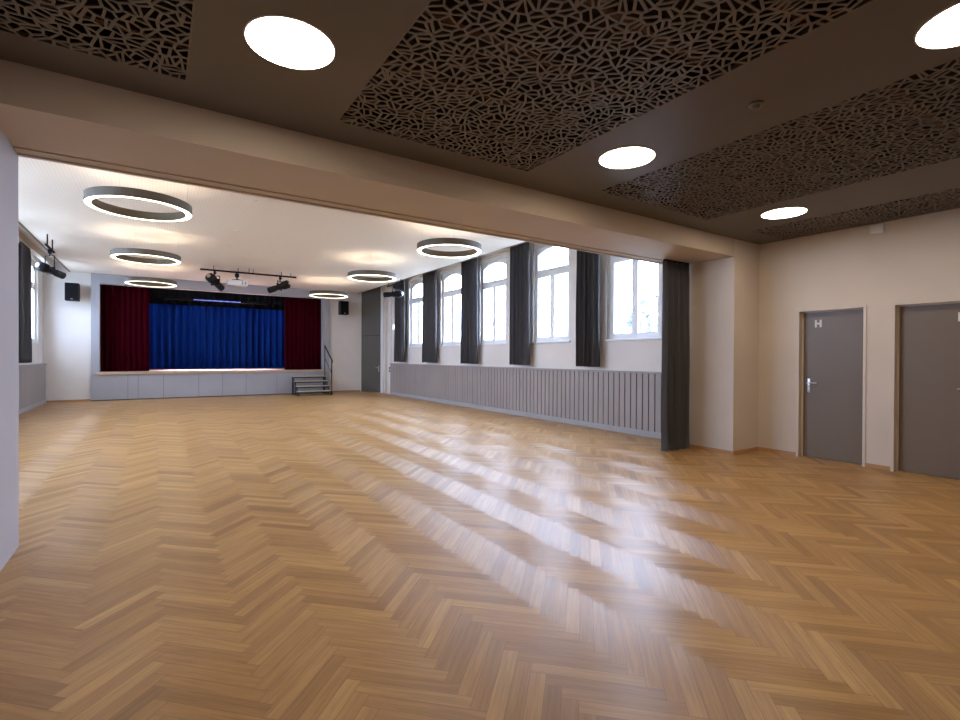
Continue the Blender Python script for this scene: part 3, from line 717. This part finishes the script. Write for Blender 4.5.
# ------------------------------------------------------------------ stage spots
def profile_spot(name, pivot, aim, bar_z, label, size=1.0, front='spk', rearmat='steel'):
    """body along local +Y (towards aim); yoke straight up from pivot"""
    yoke_h = bar_z-.026-.135-pivot[2]
    r = empty(name, pivot); tag(r, label, 'spotlight', 'stage spotlights in the hall')
    s = size; d = (Vector(aim)-Vector(pivot)).normalized(); q = d.to_track_quat('Y', 'Z').to_matrix().to_4x4()
    def tf(o): o.matrix_local = q
    mb = MB(); mb.lathe((0, -.30*s, 0), [(.02*s, 0), (.085*s, .01*s), (.105*s, .05*s), (.105*s, .20*s), (.09*s, .26*s), (.075*s, .30*s)], (0, 1, 0), 28)
    for k_ in range(5): mb.lathe((0, (-.25+k_*.035)*s, 0), [(.10*s, 0), (.118*s, 0), (.118*s, .012*s), (.10*s, .012*s)], (0, 1, 0), 28, close=True)
    tf(mb.done('lamp_body', 'black', r, smooth=True))
    mb = MB(); mb.lathe((0, 0, 0), [(.072*s, 0), (.078*s, .02*s), (.078*s, .16*s), (.088*s, .17*s), (.088*s, .36*s), (.080*s, .36*s), (.080*s, .20*s), (.02*s, .19*s)], (0, 1, 0), 28)
    mb.box(-.10*s, .10*s, .02*s, .035*s, -.10*s, .10*s)
    bt = mb.done('barrel', 'black', r, smooth=True); tf(bt)
    mb = MB(); mb.lathe((0, .335*s, 0), [(.001, 0), (.079*s, 0), (.079*s, .006), (.001, .012)], (0, 1, 0), 24); tf(mb.done('lens', 'glass', r))
    mb = MB(); mb.lathe((0, -.302*s, 0), [(.001, 0), (.05*s, 0), (.05*s, -.02*s), (.001, -.025*s)], (0, 1, 0), 20); tf(mb.done('rear_cap', rearmat, r, smooth=True))
    mb = MB(); hx = d.cross(Vector((0, 0, 1))).normalized(); w_ = .135*s; t_ = .012*s
    def bar(a, b): mb.tube(a, b, .010*s, n=8)
    A = hx*w_; bar(A, A+Vector((0, 0, yoke_h))); bar(-A, -A+Vector((0, 0, yoke_h))); bar(A+Vector((0, 0, yoke_h)), -A+Vector((0, 0, yoke_h))); bar(A, hx*.09*s); bar(-A, -hx*.09*s)
    mb.done('yoke', 'black', r)
    mb = MB(); mb.tube((0, 0, yoke_h), (0, 0, yoke_h+.07), .014); mb.box(-.03, .03, -.03, .03, yoke_h+.05, yoke_h+.135, bev=.006); mb.tube((.03, 0, yoke_h+.09), (.06, 0, yoke_h+.09), .010)
    mb.done('clamp', 'black', r)
    return r
BY, BZ = 15.8, 3.84
br = empty('lighting_bar', (1.02, BY, BZ)); tag(br, 'long dark lighting bar under the hall ceiling in front of the stage', 'lighting bar')
MB().tube((0, 0, 0), (2.58, 0, 0), .026, n=16).done('pipe', 'black', br, smooth=True)
for x in (.33, .96, 1.25, 1.36, 2.15, 2.42): MB().tube((x, 0, .02), (x, 0, ZC2-BZ-.002), .009, n=8).done('hanger', 'black', br)
profile_spot('stage_spotlight', (1.38, BY, 3.52), (2.0, BY+.9, 3.10), BZ, 'black stage spotlight hanging left of the white projector', 1.05)
profile_spot('stage_spotlight', (3.13, BY, 3.52), (2.45, BY+.6, 3.25), BZ, 'black stage spotlight at the right end of the lighting bar', 1.05)
pj = empty('projector', (1.95, BY, 3.44)); tag(pj, 'white video projector hanging from the lighting bar', 'projector')
B(-.27, .27, -.19, .19, 0, .15, bev=.025).done('body', 'offwhite', pj)
mb = MB(); mb.lathe((.12, .19, .075), [(.001, 0), (.055, 0), (.055, .04), (.045, .045), (.001, .03)], (0, 1, 0), 24); mb.done('lens', 'black', pj, smooth=True)
for k_ in range(2): B(.10+k_*.08, .14+k_*.08, -.193, -.19, .03, .12).done('vent', 'grey', pj)
mb = MB(); mb.tube((0, 0, .15), (0, 0, BZ-3.44-.026), .022, n=12); mb.box(-.05, .05, -.05, .05, .255, .355, bev=.005); mb.done('mount_pole', 'black', pj)
mb = MB()
for sx_ in (-1, 1):
    for sy_ in (-1, 1): mb.tube((0, 0, .21), (sx_*.16, sy_*.12, .15), .007, n=8)
mb.done('mount_arms', 'black', pj)
# side spots
lb_ = empty('side_lighting_bar', (-1.92, 13.55, 3.72)); tag(lb_, 'short dark lighting bar under the ceiling edge at the left', 'lighting bar')
MB().tube((0, 0, 0), (0, .9, 0), .026, n=16).done('pipe', 'black', lb_, smooth=True)
for y in (.15, .75): MB().tube((0, y, .02), (0, y, ZC2-3.72-.002), .012, n=8).done('hanger', 'black', lb_)
profile_spot('stage_spotlight', (-1.92, 13.98, 3.25), (-1.2, 14.8, 2.98), 3.72, 'black stage spotlight under the left ceiling edge near the pier', .85, rearmat='em_rear' if False else 'steel')
rb_ = empty('side_lighting_bar', (6.72, 14.9, 3.86)); tag(rb_, 'short dark lighting bar under the ceiling edge by the right curtains', 'lighting bar')
MB().tube((0, 0, 0), (0, 1.2, 0), .026, n=16).done('pipe', 'black', rb_, smooth=True)
for y in (.1, 1.1): MB().tube((0, y, .02), (0, y, ZC2-3.86-.002), .012, n=8).done('hanger', 'black', rb_)
profile_spot('stage_spotlight', (6.72, 15.55, 3.53), (6.05, 16.3, 3.50), 3.86, 'black stage spotlight in front of the curtain nearest the stage', 1.0)

# ------------------------------------------------------------------ outside, seen pale through the panes
struct(B(-60, 90, -40, 90, -1.2, -1.0).done('ground', 'grass'))
nb = empty('neighbouring_house', (25, 19.5, -1)); tag(nb, 'pale house roof seen through the window beside the floor-length curtain', 'building')
B(-3, 3, -4, 5, 0, 3.8).done('wall', 'wall', nb)
MB().prism([(-3.4, -4.4, 3.75), (3.4, -4.4, 3.75), (0, -4.4, 4.6)], (0, 9.8, 0)).done('roof', 'roof', nb)
def shrub(x, y, h, r_, seed, label):
    rd = random.Random(seed); rt_ = empty('garden_tree', (x, y, -1)); tag(rt_, label, 'tree')
    MB().tube((0, 0, 0), (0, 0, h*.5), .14, .09, 10).done('trunk', 'oak', rt_)
    b = bmesh.new()
    for _ in range(900):
        a, c_ = rd.uniform(0, 2*PI), rd.uniform(-1, 1); rr = r_*rd.uniform(.4, 1)**.5; s_ = math.sqrt(1-c_*c_)
        p_ = Vector((rr*s_*math.cos(a), rr*s_*math.sin(a), h*.62+rr*c_*.9)); q = [p_+Vector((rd.uniform(-.2, .2), rd.uniform(-.2, .2), rd.uniform(-.2, .2))) for _ in range(3)]
        b.faces.new([b.verts.new(v) for v in q])
    me = bpy.data.meshes.new('crown'); b.to_mesh(me); b.free(); link('crown', me, 'leaf', rt_)
shrub(19, 14.6, 6.8, 1.2, 3, 'pale leafy tree seen through the nearest windows')
